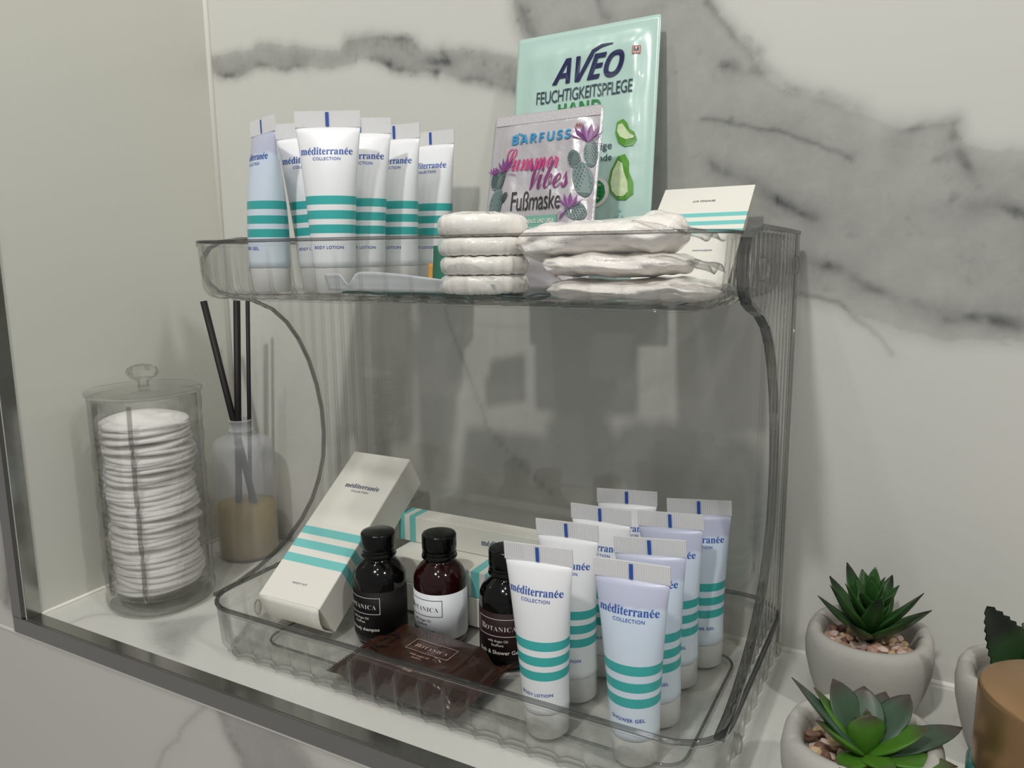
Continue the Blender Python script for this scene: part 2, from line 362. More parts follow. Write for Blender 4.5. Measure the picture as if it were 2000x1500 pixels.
def tray(name, x0, x1, y0, y1, z0, z1, r, flare, parent, pitch=.0175, amp=.0018):
    P = rrect(x0, x1, y0, y1, r)
    s = [0]
    for i in range(1, len(P)): s.append(s[-1]+math.hypot(P[i][0]-P[i-1][0], P[i][1]-P[i-1][1]))
    tot = s[-1]; n = round(tot/pitch); H = z1-z0
    def loop(inset, z, fl):
        out = []
        for i, (x, y, nx, ny) in enumerate(P):
            ph = (s[i]/tot*n) % 1.
            scal = (4*(ph-.5)**2)**2            # sharp ridges between shallow scallops
            k = -inset+scal*amp*fl
            out.append((x+nx*k, y+ny*k, z))
        return out
    L = []
    rb = .011
    L.append(loop(rb+.010, z0, 0)); 
    for a in range(6):
        t = a/5*PI/2; L.append(loop(rb*(1-math.sin(t)), z0+rb*(1-math.cos(t)), 2.4-1.2*a/5))
    for k in range(1, 6): u = k/5; L.append(loop(-flare*u, z0+rb+(H-rb-.004)*u, 1.2-.8*u))
    L.append(loop(-flare, z1-.0030, 0)); L.append(loop(-flare-.0011, z1-.0028, 0)); L.append(loop(-flare-.0013, z1-.001, 0)); L.append(loop(-flare-.0002, z1, 0)); L.append(loop(-flare+.0016, z1-.0005, 0))
    L.append(loop(-flare+.0022, z1-.003, 0))
    for k in range(5, 0, -1): u = k/5; L.append(loop(-flare*u+.0022, z0+rb+(H-rb-.004)*u, 1.2-.8*u))
    for a in range(5, -1, -1):
        t = a/5*PI/2; L.append(loop(.0022+(rb-.001)*(1-math.sin(t)), z0+.0022+(rb-.001)*(1-math.cos(t)), 2.4-1.2*a/5))
    L.append(loop(rb+.012, z0+.0022, 0))
    return loops_mesh(name, L, parent, ACR, True)
org = empty('two_tier_organizer', (.357, -.10, 0), 0, 'clear acrylic two-tier organizer with fluted trays, standing on the marble ledge', 'organizer')
O = Vector((-.357, .10, 0))
def at_o(o): o.location = O; return o
X0, X1 = .176, .5365
at_o(tray('lower_tray', X0+.001, X1-.001, -.194, -.012, .0012, .0395, .026, .0025, org))
at_o(tube('lower_rim', [(x+nx*.0028, y+ny*.0028, .0395) for x, y, nx, ny in rrect(X0+.001, X1-.001, -.194, -.012, .026, .004)], .0016, org, ACR_RIM, 8, closed=True))
at_o(tray('upper_tray', .1835, .5270, -.1900, -.0165, .2520, .2885, .020, .0022, org))
at_o(tube('upper_rim', [(x+nx*.0025, y+ny*.0025, .2887) for x, y, nx, ny in rrect(.1835, .5270, -.1900, -.0165, .020, .004)], .0011, org, ACR_RIM, 6, closed=True))
at_o(tube('foot_ring', [(x, y, .2515) for x, y, nx, ny in rrect(.197, .512, -.176, -.030, .014, .004)], .0010, org, ACR, 6, closed=True))
at_o(tube('floor_groove', [(x, y, .0038) for x, y, nx, ny in rrect(.203, .512, -.168, -.034, .014, .004)], .0009, org, ACR_RIM, 6, closed=True))
curve = [(-.186, .0412), (-.165, .0425), (-.146, .0460), (-.128, .0520), (-.112, .0590), (-.096, .0700), (-.083, .0830), (-.074, .0980), (-.0675, .1150), (-.0655, .1350), (-.0665, .1550), (-.0710, .1760), (-.0785, .1970), (-.0885, .2150), (-.100, .2290), (-.114, .2400), (-.132, .2475), (-.150, .2515), (-.163, .2555), (-.1715, .2620), (-.1750, .2700), (-.1740, .2780), (-.168, .2850), (-.158, .2893), (-.142, .2915)]
def side_panel(x, sgn):
    out = curve+[(-.100, .2915), (-.050, .2910), (-.014, .2905)]
    # strips from the front curve back to the rear edge, ribbed
    cols = 90; v = []; f = []; fine = []
    for a, b in zip(curve[:-1], curve[1:]): fine += [(a[0]+(b[0]-a[0])*k/5, a[1]+(b[1]-a[1])*k/5) for k in range(5)]
    fine.append(curve[-1]); rows = len(fine)
    for (y, z) in fine:
        for c in range(cols+1):
            u = c/cols; yy = y+(-.013-y)*u
            rib = .0010*max(0, math.cos(yy/.0115*2*PI))*(1 if u > .06 else 0)
            v.append((x+sgn*rib, yy, z-(.0010*u if z > .28 else 0)))
    for r in range(rows-1):
        for c in range(cols): a = r*(cols+1)+c; f.append((a, a+1, a+cols+2, a+cols+1))
    o = mesh('side_panel', v, f, org, ACR, True); solidify(o, .0022); at_o(o)
    L = []
    for i, (y, z) in enumerate(out):
        a = out[max(i-1, 0)]; b = out[min(i+1, len(out)-1)]; ty, tz = b[0]-a[0], b[1]-a[1]; l = math.hypot(ty, tz); ny, nz = tz/l, -ty/l
        wd = (.0042 if i < len(curve) else .0026) if sgn > 0 else .0014
        L.append([(x-sgn*.0012, y-ny*.0012, z-nz*.0012), (x+sgn*wd, y-ny*.0012, z-nz*.0012), (x+sgn*wd, y+ny*.0010, z+nz*.0010), (x-sgn*.0012, y+ny*.0010, z+nz*.0010)])
    fl = loops_mesh('edge_flange', L, org, ACR_RIM, False); at_o(fl)
    at_o(tube('rear_edge', [(x+sgn*.0005, -.0125, .002), (x+sgn*.0005, -.0125, .290)], .0014, org, ACR_RIM if sgn > 0 else ACR, 6))
    for yy, zz in ((-.128, .2705), (-.030, .2705), (-.145, .014), (-.028, .014)):
        pr = [(.0001, 0), (.0035, .0003), (.0048, .0012), (.0048, .0024), (.0036, .0040), (.0001, .0048)]
        L = [[(x+sgn*(.0006+h), yy+.62*r*math.cos(a), zz+1.35*r*math.sin(a)) for a in [2*PI*k/16 for k in range(16)]] for r, h in pr]
        pg = loops_mesh('peg', L, org, ACR_PEG, True); at_o(pg)
side_panel(X0+.002, -1); side_panel(X1-.002, 1)
bp = box('back_panel', (X0+.003, -.0125, .004), (X1-.003, -.0105, .2895), org, ACR, .0004); at_o(bp)
rb = [(x, -.0135, z) for x, z, _, _ in rrect(.197, .517, .040, .268, .022, .004)]
at_o(tube('panel_bead', rb, .0010, org, ACR, 6, closed=True))
# ------------------------------------------------------------------ squeeze tubes
def tube_body_mat(name, gel):
    t = NT(name); z = t.xyz()[2]
    if gel:
        n = t.noise(90, 2)
        k = t.node('ShaderNodeMapRange', interpolation_type='SMOOTHSTEP'); t.link(t.math('ADD', z, t.math('MULTIPLY', n, .010)), k.inputs[0]); k.inputs[1].default_value = .0935; k.inputs[2].default_value = .0965; k = k.outputs[0]
        base = t.mix(t.math('MULTIPLY', z, 9.), srgb(222, 233, 240), srgb(212, 226, 243)); base = t.mix(k, base, srgb(198, 203, 224))
        col = stripes(t, z, (.0575, .0480, .0392), .0027, base, TEAL)
        t.set(Base_Color=col, Roughness=.32, Alpha=.93)
    else:
        base = t.mix(t.math('MULTIPLY', z, 8.), srgb(232, 236, 236), srgb(238, 238, 240))
        col = stripes(t, z, (.0585, .0495, .0407), .0027, base, TEAL)
        t.set(Base_Color=col, Roughness=.32)
    t.b.inputs['Subsurface Weight'].default_value = .15; t.b.inputs['Subsurface Scale'].default_value = .005
    return t.m
M_GEL = tube_body_mat('shower_gel_tube', True); M_LOT = tube_body_mat('lotion_tube', False)
M_CRIMP = simple('frosted_crimp', srgb(238, 238, 238), .35, alpha=.74); M_CAP = simple('frosted_cap', srgb(226, 226, 222), .3, alpha=.62)
RB, WT = .0138, .0208
def t_ab(z):
    t = max(0, min(1, (z-.017)/(.1045-.017))); return RB+(WT-RB)*t**1.5, max(.0005, RB*(1-t**2.6)**.8)
def front(u, z, off=.00022):
    a, b = t_ab(z); return (u, -b*math.sqrt(max(0, 1-(u/a)**2))-off, z)
def make_tube(kind):
    root = empty('squeeze_tube')
    L = []; n = 40
    L.append([(RB*.80*math.cos(2*PI*i/n), RB*.80*math.sin(2*PI*i/n), .0155) for i in range(n)])
    for k in range(23):
        z = .017+(.1045-.017)*k/22; a, b = t_ab(z); L.append([(a*math.cos(2*PI*i/n), b*math.sin(2*PI*i/n), z) for i in range(n)])
    loops_mesh('tube_body', L, root, M_GEL if kind else M_LOT, True)
    v, f = [], []
    nr = 64
    for s in (-1, 1):
        for zz in (.1040, .1140):
            for i in range(nr+1): v.append(((2*i/nr-1)*(WT+.0002), s*(.0006+(.00028 if i % 2 else 0)), zz))
    m_ = nr+1
    for i in range(nr):
        f += [(i, i+1, m_+i+1, m_+i), (2*m_+i+1, 2*m_+i, 3*m_+i, 3*m_+i+1), (m_+i, m_+i+1, 3*m_+i+1, 3*m_+i), (i+1, i, 2*m_+i, 2*m_+i+1)]
    f += [(0, m_, 3*m_, 2*m_), (nr, 2*m_+nr, 3*m_+nr, m_+nr)]
    mesh('crimp', v, f, root, M_CRIMP)
    lathe('cap', [(.0118, 0), (.0127, .0008), (.0134, .0155), (.0130, .0164), (.0090, .0166)], root, M_CAP, 36)
    p = Print(); p.quad(-.0011, .1045, .0011, .1132); p.build('seal_mark', lambda u, z: (u, -.0011, z), root, print_blue)
    p = Print(); brand(p, -.0005, .0868, .0330); p.text('COLLECTION', 0, .0832, .0175, 1.1, .006)
    p.build('brand_lettering', front, root, print_blue); p = Print(); p.text('SHOWER GEL' if kind else 'BODY LOTION', .0, .0283, .0185, 1.08, .014)
    p.build('product_lettering', front, root, print_blue)
    return root
gel0, lot0 = make_tube(1), make_tube(0)
used = set()
def put_tube(kind, x, y, z, rz, label, group, tilt=(0, 0)):
    src = gel0 if kind else lot0
    if kind in used: o = copy_tree(src)
    else: used.add(kind); o = src
    o.location = (x, y, z); o.rotation_euler = (tilt[0], tilt[1], math.radians(rz)); tag(o, label, 'tube', group); return o
ZL = .0036
GL = 'squeeze tubes in the lower tray'
def lean(dx, dy): return (-dy/114, dx/114)
put_tube(0, .4315, -.1650, ZL, 3, 'white lotion tube at the front of the lower tray, nearest the third dark bottle', GL, lean(-4, -5))
put_tube(0, .4320, -.1235, ZL, -1, 'white lotion tube second from the front in the left row of the lower tray', GL, lean(-6, -4))
put_tube(0, .4370, -.0870, ZL, -2, 'white lotion tube third from the front in the left row', GL, lean(-3, -5))
put_tube(0, .4390, -.0460, ZL, 9, 'white lotion tube at the back of the left row, only its top showing', GL, lean(-3, -4))
put_tube(1, .4855, -.1645, ZL, 3, 'pale blue shower gel tube nearest the camera, front of the lower tray', GL, lean(-3, -4))
put_tube(1, .4860, -.1240, ZL, 7, 'pale blue shower gel tube directly behind the front shower gel tube', GL, lean(-7, -6))
put_tube(1, .4840, -.0790, ZL, 3, 'pale blue shower gel tube third from the front of the right row', GL, lean(-7, -3))
put_tube(1, .4920, -.0460, ZL, 9, 'pale blue shower gel tube at the back right corner of the lower tray', GL, lean(-6, -2))
ZU = .2552; GU = 'squeeze tubes in the upper tray'
put_tube(1, .2130, -.1480, ZU, -23, 'bluish shower gel tube at the far left of the upper tray, turned leftward', GU, lean(1, 0))
put_tube(0, .2320, -.1190, ZU, 24, 'white tube in the upper tray half hidden behind the largest front tube', GU, lean(-6, -2))
put_tube(0, .2690, -.1470, ZU, 27, 'frontmost white lotion tube in the upper tray with full name showing', GU)
put_tube(0, .2700, -.1170, ZU, 30, 'white tube in the upper tray just behind and right of the frontmost one', GU)
put_tube(0, .2720, -.0810, ZU, 2, 'second white tube from the right in the upper tray row', GU)
put_tube(0, .2770, -.0430, ZU, -3, 'rightmost and rearmost white tube in the upper tray, by the wall', GU)
# ------------------------------------------------------------------ cartons
def carton_mat(name, axis, centers, half, base=WHITE_BOX):
    t = NT(name); c = t.xyz()[axis]; t.set(Base_Color=stripes(t, c, centers, half, base, srgb(118, 200, 196)), Roughness=.48); return t.m
M_CARD = simple('white_card', WHITE_BOX, .5); M_CARDIN = simple('grey_card_inside', srgb(190, 182, 165), .6)
van = empty('vanity_kit_box', label='tall white carton with three teal stripes leaning back on the organizer wall', cat='box')
R = np.array([[.998, -.035, .046], [.055, .833, -.551], [-.019, .553, .833]])
van.matrix_world = Matrix(((R[0, 0], R[0, 1], R[0, 2], .191), (R[1, 0], R[1, 1], R[1, 2], -.159), (R[2, 0], R[2, 1], R[2, 2], .0325), (0, 0, 0, 1)))
W_, L_, T_ = .0560, .1460, .0305
box('carton', (0, .0015, -T_), (W_, L_, 0), van, carton_mat('vanity_carton', 1, (.0625, .0500, .0368), .0036), .0004)
v, f = grid(6, 8, lambda a, b: (.0006+a*(W_-.0012), .0012-.0060*math.sin(PI*b)*(.6+.4*a), -T_*b))
solidify(mesh('end_flap', v, f, van, M_CARD, True), .0005)
p = Print(); brand(p, .029, .1085, .0330); p.text('COLLECTION', .029, .1045, .0165, 1.1, .004); p.build('brand_lettering', lambda u, q: (u, q, .00025), van, print_dark); p = Print(); p.text('VANITY KIT', .028, .0160, .0135, 1.1)
p.build('product_lettering', lambda u, q: (u, q, .00025), van, print_dark)
def flat_box(name, lo, hi, mat, label, group, rz=0, text=None):
    c = Vector((lo[0], lo[1], lo[2])); d = Vector(hi)-c
    e = empty(name, c, rz, label, 'box', group)
    box('carton', (0, 0, 0), d, e, mat, .0004)
    box('tuck_flap', (d.x, .0015, .0012), (d.x+.0006, d.y-.0015, d.z-.0012), e, M_CARD)
    if text: p = Print(); text(p); p.build('lettering', lambda u, q: (u, -.0002, q), e, print_dark)
    return e
flat_box('toiletry_box', (.2515, -.0785, ZL+.0002), (.3900, -.0260, .0265), M_CARD, 'plain white carton lying flat at the bottom of the pile behind the dark bottles', 'lying white cartons')
flat_box('toiletry_box', (.2500, -.0780, .0268), (.3880, -.0260, .0472), carton_mat('toothbrush_carton', 0, (.0795, .0915, .1035), .0036), 'white carton lying in the middle of the pile, teal bands near its right end', 'lying white cartons')
flat_box('toiletry_box', (.2240, -.0490, .0475), (.3700, -.0300, .0690), carton_mat('comb_carton', 0, (.0070, .0180, .0290), .0030), 'long slim white carton lying on top of the pile, teal bands at its left end', 'lying white cartons', 0,
         lambda p: brand(p, .1120, .0085, .036))
# sewing kit folder
kit = empty('sewing_kit_folder', label='white folded sewing kit card with teal stripes and upside-down lettering, leaning on marble', cat='folder')
a0 = Vector((.4525, -.100, .2580)); up = (Vector((.4505, -.022, .3205))-a0); Lk = up.length; up.normalize(); rt = Vector((1, 0, 0)); rt = (rt-up*rt.dot(up)).normalized(); nn = rt.cross(up)
kit.matrix_world = Matrix(((rt.x, up.x, nn.x, a0.x), (rt.y, up.y, nn.y, a0.y), (rt.z, up.z, nn.z, a0.z), (0, 0, 0, 1)))
box('front_cover', (0, 0, -.0007), (.0585, Lk, 0), kit, carton_mat('sewing_carton', 1, (Lk-.0300, Lk-.0385, Lk-.0470), .0021), .0002)
v, f = grid(2, 6, lambda a, b: (.0004+a*.0577, Lk-.0003-b*Lk*.80, -.0009-.0075*math.sin(b*1.7)))
solidify(mesh('back_cover', v, f, kit, M_CARDIN, True), .0006)
box('inner_card', (.004, .004, -.0030), (.0545, Lk-.012, -.0014), kit, simple('cream_card', srgb(205, 198, 182), .6))
p = Print(); p.text('SEWING KIT', .029, Lk-.0145, .0145, 1.05, .006, rot=PI); p.build('product_lettering', lambda u, q: (u, q, .0003), kit, print_black); p = Print(); p.text(bold_serif('mediterranee'), .038, .035, .012, rot=PI)
p.build('brand_lettering', lambda u, q: (u, q, .0003), kit, print_dark)
# ------------------------------------------------------------------ dark bottles
M_BODY = {0: simple('black_bottle', srgb(9, 7, 7), .10, spec=.4), 1: simple('dark_red_bottle', srgb(36, 8, 7), .09, spec=.5), 2: simple('near_black_bottle', srgb(8, 7, 7), .10, spec=.4)}
M_CAPB = simple('black_screw_cap', srgb(7, 7, 7), .2, spec=.35)
M_LAB = {0: simple('black_label', srgb(12, 9, 9), .6, spec=.25), 1: simple('white_label', srgb(222, 224, 228), .5), 2: simple('plum_black_label', srgb(38, 20, 22), .6, spec=.25)}
def bottle(i, x, y, rz, label, lines):
    e = empty('toiletry_bottle', (x, y, ZL), math.radians(rz), label, 'bottle', 'dark toiletry bottles')
    rb = .0192
    lathe('body', [(.0168, 0), (.0184, .0010), (rb, .0035), (rb, .0455), (.0188, .0490), (.0172, .0525), (.0145, .0560), (.0115, .0585), (.0098, .0600), (.0098, .0640)], e, M_BODY[i], 56)
    prof = [(.0104, .0612), (.0118, .0612), (.0128, .0620), (.0128, .0632), (.0116, .0642), (.0116, .0650), (.0123, .0655), (.0116, .0662), (.0114, .0672), (.0120, .0678), (.0122, .0686), (.0122, .0780), (.0117, .0792), (.0090, .0799), (.0001, .0800)]
    lathe('screw_cap', prof, e, M_CAPB, 72, wob=lambda r, z, a, k: (r+(.00022 if (int(a/(2*PI)*72) % 2) and 9 <= k <= 11 else 0), z))
    top = .0400; bot = .0060
    rl = rb+.00022
    L = [[(r*math.cos(a), r*math.sin(a), z) for a in [2*PI*k/56 for k in range(56)]] for r, z in ((rb-.0002, bot), (rl, bot), (rl, top), (rb-.0002, top))]
    loops_mesh('label', L, e, M_LAB[i], True, False, False)
    cyl = lambda u, z: (math.sin(u/rl)*(rl+.0002), -math.cos(u/rl)*(rl+.0002), z)
    p = Print(); p.frame(-.0160, .0238, .0160, .0362, .00038, 18); botanica(p, 0, .0276, .0262)
    p.build('brand_lettering', cyl, e, print_black if i == 1 else print_white); p = Print()
    p.text('with Argan Oil', 0, .0198, .0145, 1, .004); p.text('EcoPure', 0, .0168, .0085, 1, .004)
    p.text(lines, 0, .0112, .0300 if i != 1 else .020, 1, .008)
    p.build('product_lettering', cyl, e, print_black if i == 1 else print_white)
    return e
bottle(0, .2725, -.1180, -10, 'black bottle with black label nearest the tall leaning carton', 'hair & body shampoo')
bottle(1, .3140, -.1010, -10, 'dark red bottle with a white label, middle of the three', 'body lotion')
bottle(2, .3710, -.1040, 8, 'black bottle with plum label, partly hidden by the front lotion tube', 'Bath & Shower Gel')
# ------------------------------------------------------------------ wrapped soap
M_SOAP = NT('brown_foil'); M_SOAP.set(Base_Color=M_SOAP.mix(M_SOAP.noise(45), srgb(34, 17, 11), srgb(62, 33, 18)), Roughness=.3, Coat_Weight=.4)
M_SOAP.link(M_SOAP.bump(M_SOAP.noise(120, 4), .5, .0012), M_SOAP.b.inputs['Normal']); M_SOAP = M_SOAP.m
soap = empty('wrapped_soap', (.3335, -.1560, ZL), math.radians(-3), 'brown foil wrapped soap bar with serrated ends lying before the dark bottles', 'soap')
SL, SW = .052, .0325
def soap_h(x, y):
    u = abs(x)/SL; q = abs(y)/SW
    return .0150*(sm01((1-u)*3.4-.35)**.7)*(sm01((1-q)*4.5)**.55)+.0006*noise.noise(Vector((x*90, y*90, 1)))*sm01((1-u)*6)
def soap_pt(a, b, side):
    x = (2*a-1)*SL; y = (2*b-1)*SW
    if a in (0., 1.): x += (.0016 if int(round(b*60)) % 2 else -.0008)*(1 if a == 1 else -1)
    h = soap_h(x, y); lift = .004*sm01((abs(x)/SL-.7)/.3)
    pinch = 1-.10*sm01(1-abs(abs(x)/SL-.80)/.2)
    return (x, y*pinch, .0040+lift*(.6+.6*b)+(h if side > 0 else -min(h*.2, .0036)))
v1, f1 = grid(60, 60, lambda a, b: soap_pt(a, b, 1)); v2, f2 = grid(60, 60, lambda a, b: (lambda q: (q[0], q[1], q[2]-.0003))(soap_pt(a, b, -1)))
nb = len(v1); mesh('wrapper', v1+v2, f1+[tuple(reversed([i+nb for i in q])) for q in f2], soap, M_SOAP, True)
p = Print(); botanica(p, .006, .0035, .0265); p.frame(-.0110, -.0010, .0230, .0125, .00035, 10); p.text('with argan oil', .004, -.0060, .0150, 1, .004); p.text('EcoPure', .004, -.0090, .0075, 1, .004); p.text('Soap', .008, -.0235, .0075, 1, .004)
p.build('lettering', lambda u, q: (u, q, .0040+soap_h(u, q)+.0005), soap, simple('copper_print', srgb(196, 160, 140), .35))
p = Print()
for q in range(7): p.ell(-.028+.0035*math.cos(q*.9), -.001+.011*math.sin(q*.9+.3), .0014, .0046, 10, q*.9)
p.build('leaf_print', lambda u, q: (u, q, .0040+soap_h(u, q)+.0004), soap, simple('dark_leaf_print', srgb(20, 10, 7), .4))
# ------------------------------------------------------------------ sachets (hand mask, foot mask)
def sachet(name, base, topc, width, height, label, mat, bulge, corner=.003, skew=0, nz=5):
    e = empty(name, label=label, cat='sachet')
    b = Vector(base); u = Vector(topc)-b; u.normalize(); r_ = Vector((math.cos(skew), math.sin(skew), 0)); r_ = (r_-u*r_.dot(u)).normalized(); n = r_.cross(u)
    e.matrix_world = Matrix(((r_.x, u.x, n.x, b.x), (r_.y, u.y, n.y, b.y), (r_.z, u.z, n.z, b.z), (0, 0, 0, 1)))
    def h(x, y):
        m = .010; dx = width/2-abs(x); dy = min(y, height-y); k = sm01((dx-m*.5)/.012)*sm01((dy-m*.5)/.014)
        return k*bulge+k*.0009*noise.noise(Vector((x*70, y*45, nz)))+.0004*noise.noise(Vector((x*160, y*120, nz+3)))*k
    def pt(a, q, s):
        x = (a-.5)*width; y = q*height
        cx = max(0, abs(x)-(width/2-corner)); cyy = max(0, abs(y-height/2)-(height/2-corner))
        if cx > 0 and cyy > 0 and math.hypot(cx, cyy) > corner:
            k = corner/math.hypot(cx, cyy); x = math.copysign(width/2-corner+cx*k, x); y = height/2+math.copysign(height/2-corner+cyy*k, y-height/2)
        return (x, y, s*(.00035+h(x, y)*(1 if s > 0 else .5)))
    nu, nv = 48, 60
    v1, f1 = grid(nu, nv, lambda a, q: pt(a, q, 1)); v2, f2 = grid(nu, nv, lambda a, q: pt(a, q, -1)); nb = len(v1)
    ring = [i for i in range(nu+1)]+[(j+1)*(nu+1)-1 for j in range(1, nv+1)]+[nv*(nu+1)+i for i in range(nu-1, -1, -1)]+[j*(nu+1) for j in range(nv-1, 0, -1)]
    side = [(ring[i], ring[(i+1) % len(ring)], ring[(i+1) % len(ring)]+nb, ring[i]+nb)[::-1] for i in range(len(ring))]
    mesh('pouch', v1+v2, f1+[tuple(reversed([i+nb for i in q])) for q in f2]+side, e, mat, True)
    return e, h
t = NT('mint_foil'); yv = t.xyz()[1]
t.set(Base_Color=t.mix(t.math('MULTIPLY', t.math('ADD', t.noise(12), -.3), .8), srgb(178, 208, 198), srgb(192, 216, 208)), Roughness=.26, Coat_Weight=.25)
avH = .181
av, avh = sachet('hand_mask_sachet', (.3935, -.046, .2562), (.3880, -.0105, .4370), .1070, avH, 'tall mint green sachet leaning on the marble wall, aloe slices printed on it', t.m, .0028, .0015)
on = lambda h, d=.0007: (lambda u, q: (u, q, .00035+h(u, q)+d))
def art(fn, e, h, mat, name, d=.0007): p = Print(); fn(p); return p.build(name, on(h, d), e, mat)
NAVY = simple('navy_ink', srgb(24, 28, 78), .35); GREEN = simple('green_ink', srgb(30, 128, 62), .4); SLATE = simple('slate_ink', srgb(40, 62, 74), .4)
ALOE = simple('aloe_green_ink', srgb(88, 152, 52), .35, noise_amt=.3, noise_scale=120); ALOE2 = simple('pale_aloe_ink', srgb(205, 222, 178), .4, noise_amt=.2, noise_scale=300)
def f(p):
    p.text(bold_sans_it('AVEO'), .0030, .1425, .0520, .92, .004, hscale=1.12, shear=.12)
    p.poly([(.0028, .1570), (.0052, .1565), (.0085, .1612), (.0140, .1640), (.0215, .1652), (.0215, .1660), (.0130, .1662), (.0065, .1630)])
art(f, av, avh, NAVY, 'brand_lettering')
art(lambda p: p.text('FEUCHTIGKEITSPFLEGE', .0015, .1300, .0715, .93, .003, hscale=1.7), av, avh, SLATE, 'product_lettering')
art(lambda p: p.text(bold_sans('HAND'), -.001, .1200, .032, 1, .006), av, avh, GREEN, 'green_lettering')
art(lambda p: (p.text('Pflege', .0160, .0930, .0170, 1, .004), p.text('Hände', .0165, .0850, .0170, 1, .004)), av, avh, SLATE, 'small_lettering')
def badge_m(p, x, y, s): p.frame(x-s, y-s, x+s, y+s, s*.22, 1); p.text(bold_sans('M'), x, y-s*.42, s*1.05)
RED = simple('red_ink', srgb(190, 60, 50), .4)
art(lambda p: p.quad(.0358, .1555, .0412, .1609), av, avh, print_white, 'emblem_ground', .0006)
art(lambda p: p.frame(.0358, .1555, .0412, .1609, .0006, 1), av, avh, RED, 'emblem_frame', .0009)
art(lambda p: p.text(bold_sans('M'), .0385, .1567, .0032), av, avh, print_black, 'emblem_letter', .0010)
art(lambda p: p.poly([(.0275, .1105), (.0320, .1120), (.0350, .1090), (.0365, .1050), (.0400, .1025), (.0420, .0975), (.0395, .0935), (.0340, .0930), (.0290, .0965), (.0265, .1030)]), av, avh, ALOE, 'aloe_slice')
art(lambda p: p.poly([(.0285, .1085), (.0315, .1090), (.0340, .1055), (.0370, .1015), (.0400, .1000), (.0395, .0985), (.0345, .0980), (.0300, .1005), (.0278, .1045)]), av, avh, ALOE2, 'aloe_flesh', .0009)
art(lambda p: p.poly([(.0250, .0780), (.0295, .0870), (.0345, .0880), (.0375, .0830), (.0380, .0760), (.0410, .0690), (.0415, .0610), (.0370, .0570), (.0310, .0575), (.0255, .0625), (.0235, .0700)]), av, avh, ALOE, 'aloe_slice')
art(lambda p: p.poly([(.0265, .0770), (.0300, .0840), (.0330, .0820), (.0345, .0760), (.0375, .0690), (.0380, .0620), (.0345, .0595), (.0300, .0600), (.0265, .0640), (.0252, .0700)]), av, avh, ALOE2, 'aloe_flesh', .0009)
art(lambda p: p.ell(.0135, .0640, .0108, .0108, 28), av, avh, print_white, 'seal', .0008)
art(lambda p: p.ell(.0135, .0640, .0082, .0082, 28), av, avh, GREEN, 'seal_centre', .0010)
art(lambda p: (p.text('HAUTPFLEGE', .0135, .0680, .0100, 1, .01), p.text('MIT ALOE', .0135, .0590, .0080, 1, .01)), av, avh, print_white, 'seal_lettering', .0012)
art(lambda p: [p.ell(.0120+.003*i, .0610+.0026*j, .0009, .0009, 6) for i in range(-1, 3) for j in range(0, 3)], av, avh, simple('dark_green_ink', srgb(14, 84, 48), .4), 'seal_dots', .0011)
AQUA = simple('water_ink', srgb(150, 196, 200), .25)
art(lambda p: (p.poly([(.0150, .0290), (.0220, .0310), (.0260, .0400), (.0300, .0470), (.0330, .0480), (.0290, .0420), (.0270, .0330), (.0240, .0270)]), p.ell(.0330, .0505, .0012, .0012), p.ell(.0350, .0460, .0008, .0008), p.poly([(.0060, .0260), (.0150, .0290), (.0130, .0410), (.0060, .0430)])), av, avh, AQUA, 'water_splash')
art(lambda p: p.poly([(.0050, .0310), (.0120, .0320), (.0150, .0410), (.0100, .0440), (.0050, .0420)]), av, avh, ALOE, 'aloe_slice', .0009)
t = NT('silver_foil'); n1 = t.noise(28, 4)
t.set(Base_Color=t.mix(n1, srgb(205, 201, 205), srgb(186, 182, 186)), Roughness=.28, Metallic=.35, Coat_Weight=.3); t.link(t.bump(t.noise(50, 4), .6, .0022), t.b.inputs['Normal'])
baH = .1180
ba, bah = sachet('foot_mask_sachet', (.3870, -.0960, .2570), (.3840, -.0640, .3730), .0780, baH, 'silvery foot mask sachet with purple cactus flowers, standing before the mint sachet', t.m, .0042, .004, 0, 9)
box('crimp_seal', (-.0375, baH-.0070, -.0008), (.0375, baH-.0008, .0009), ba, simple('grey_seal', srgb(190, 186, 188), .45, bump=1, bscale=900))
art(lambda p: p.text(bold_sans('BARFUSS'), -.0010, .0955, .0425, 1.18, .006), ba, bah, simple('cyan_ink', srgb(36, 140, 190), .4), 'brand_lettering')
art(lambda p: [p.ell(-.0195+.0017*i, .1020+.0009*math.sin(i*1.4), .0007, .0009, 8) for i in range(4)]+[p.ell(-.0150+.0012*math.sin(i), .0960+i*.0016, .0005, .0005, 6) for i in range(4)], ba, bah, simple('cyan_dots', srgb(36, 140, 190), .4), 'toe_dots')
art(lambda p: p.frame(.0225, .1022, .0262, .1059, .0004, 1), ba, bah, RED, 'emblem_frame', .0009)
art(lambda p: p.text(bold_sans('M'), .0243, .1030, .0022), ba, bah, print_black, 'emblem_letter', .0010)
PINK = simple('pink_ink', srgb(196, 58, 120), .4); PURP = simple('purple_ink', srgb(124, 62, 128), .4, noise_amt=.3, noise_scale=200)
art(lambda p: p.text(script('Summer'), -.0070, .0775, .0410, .90, -.002, hscale=1.95), ba, bah, PINK, 'summer_lettering')
art(lambda p: p.text(script('Vibes'), .0060, .0640, .0300, .90, -.002, hscale=1.9), ba, bah, simple('plum_ink', srgb(128, 44, 108), .4), 'vibes_lettering')
art(lambda p: p.text('Fußmaske', -.0005, .0505, .0350, .95, .002, hscale=1.95), ba, bah, print_black, 'product_lettering')
art(lambda p: p.quad(-.0210, .0270, .0155, .0465, 6), ba, bah, simple('sage_ink', srgb(112, 168, 150), .4), 'caption_ground', .0006)
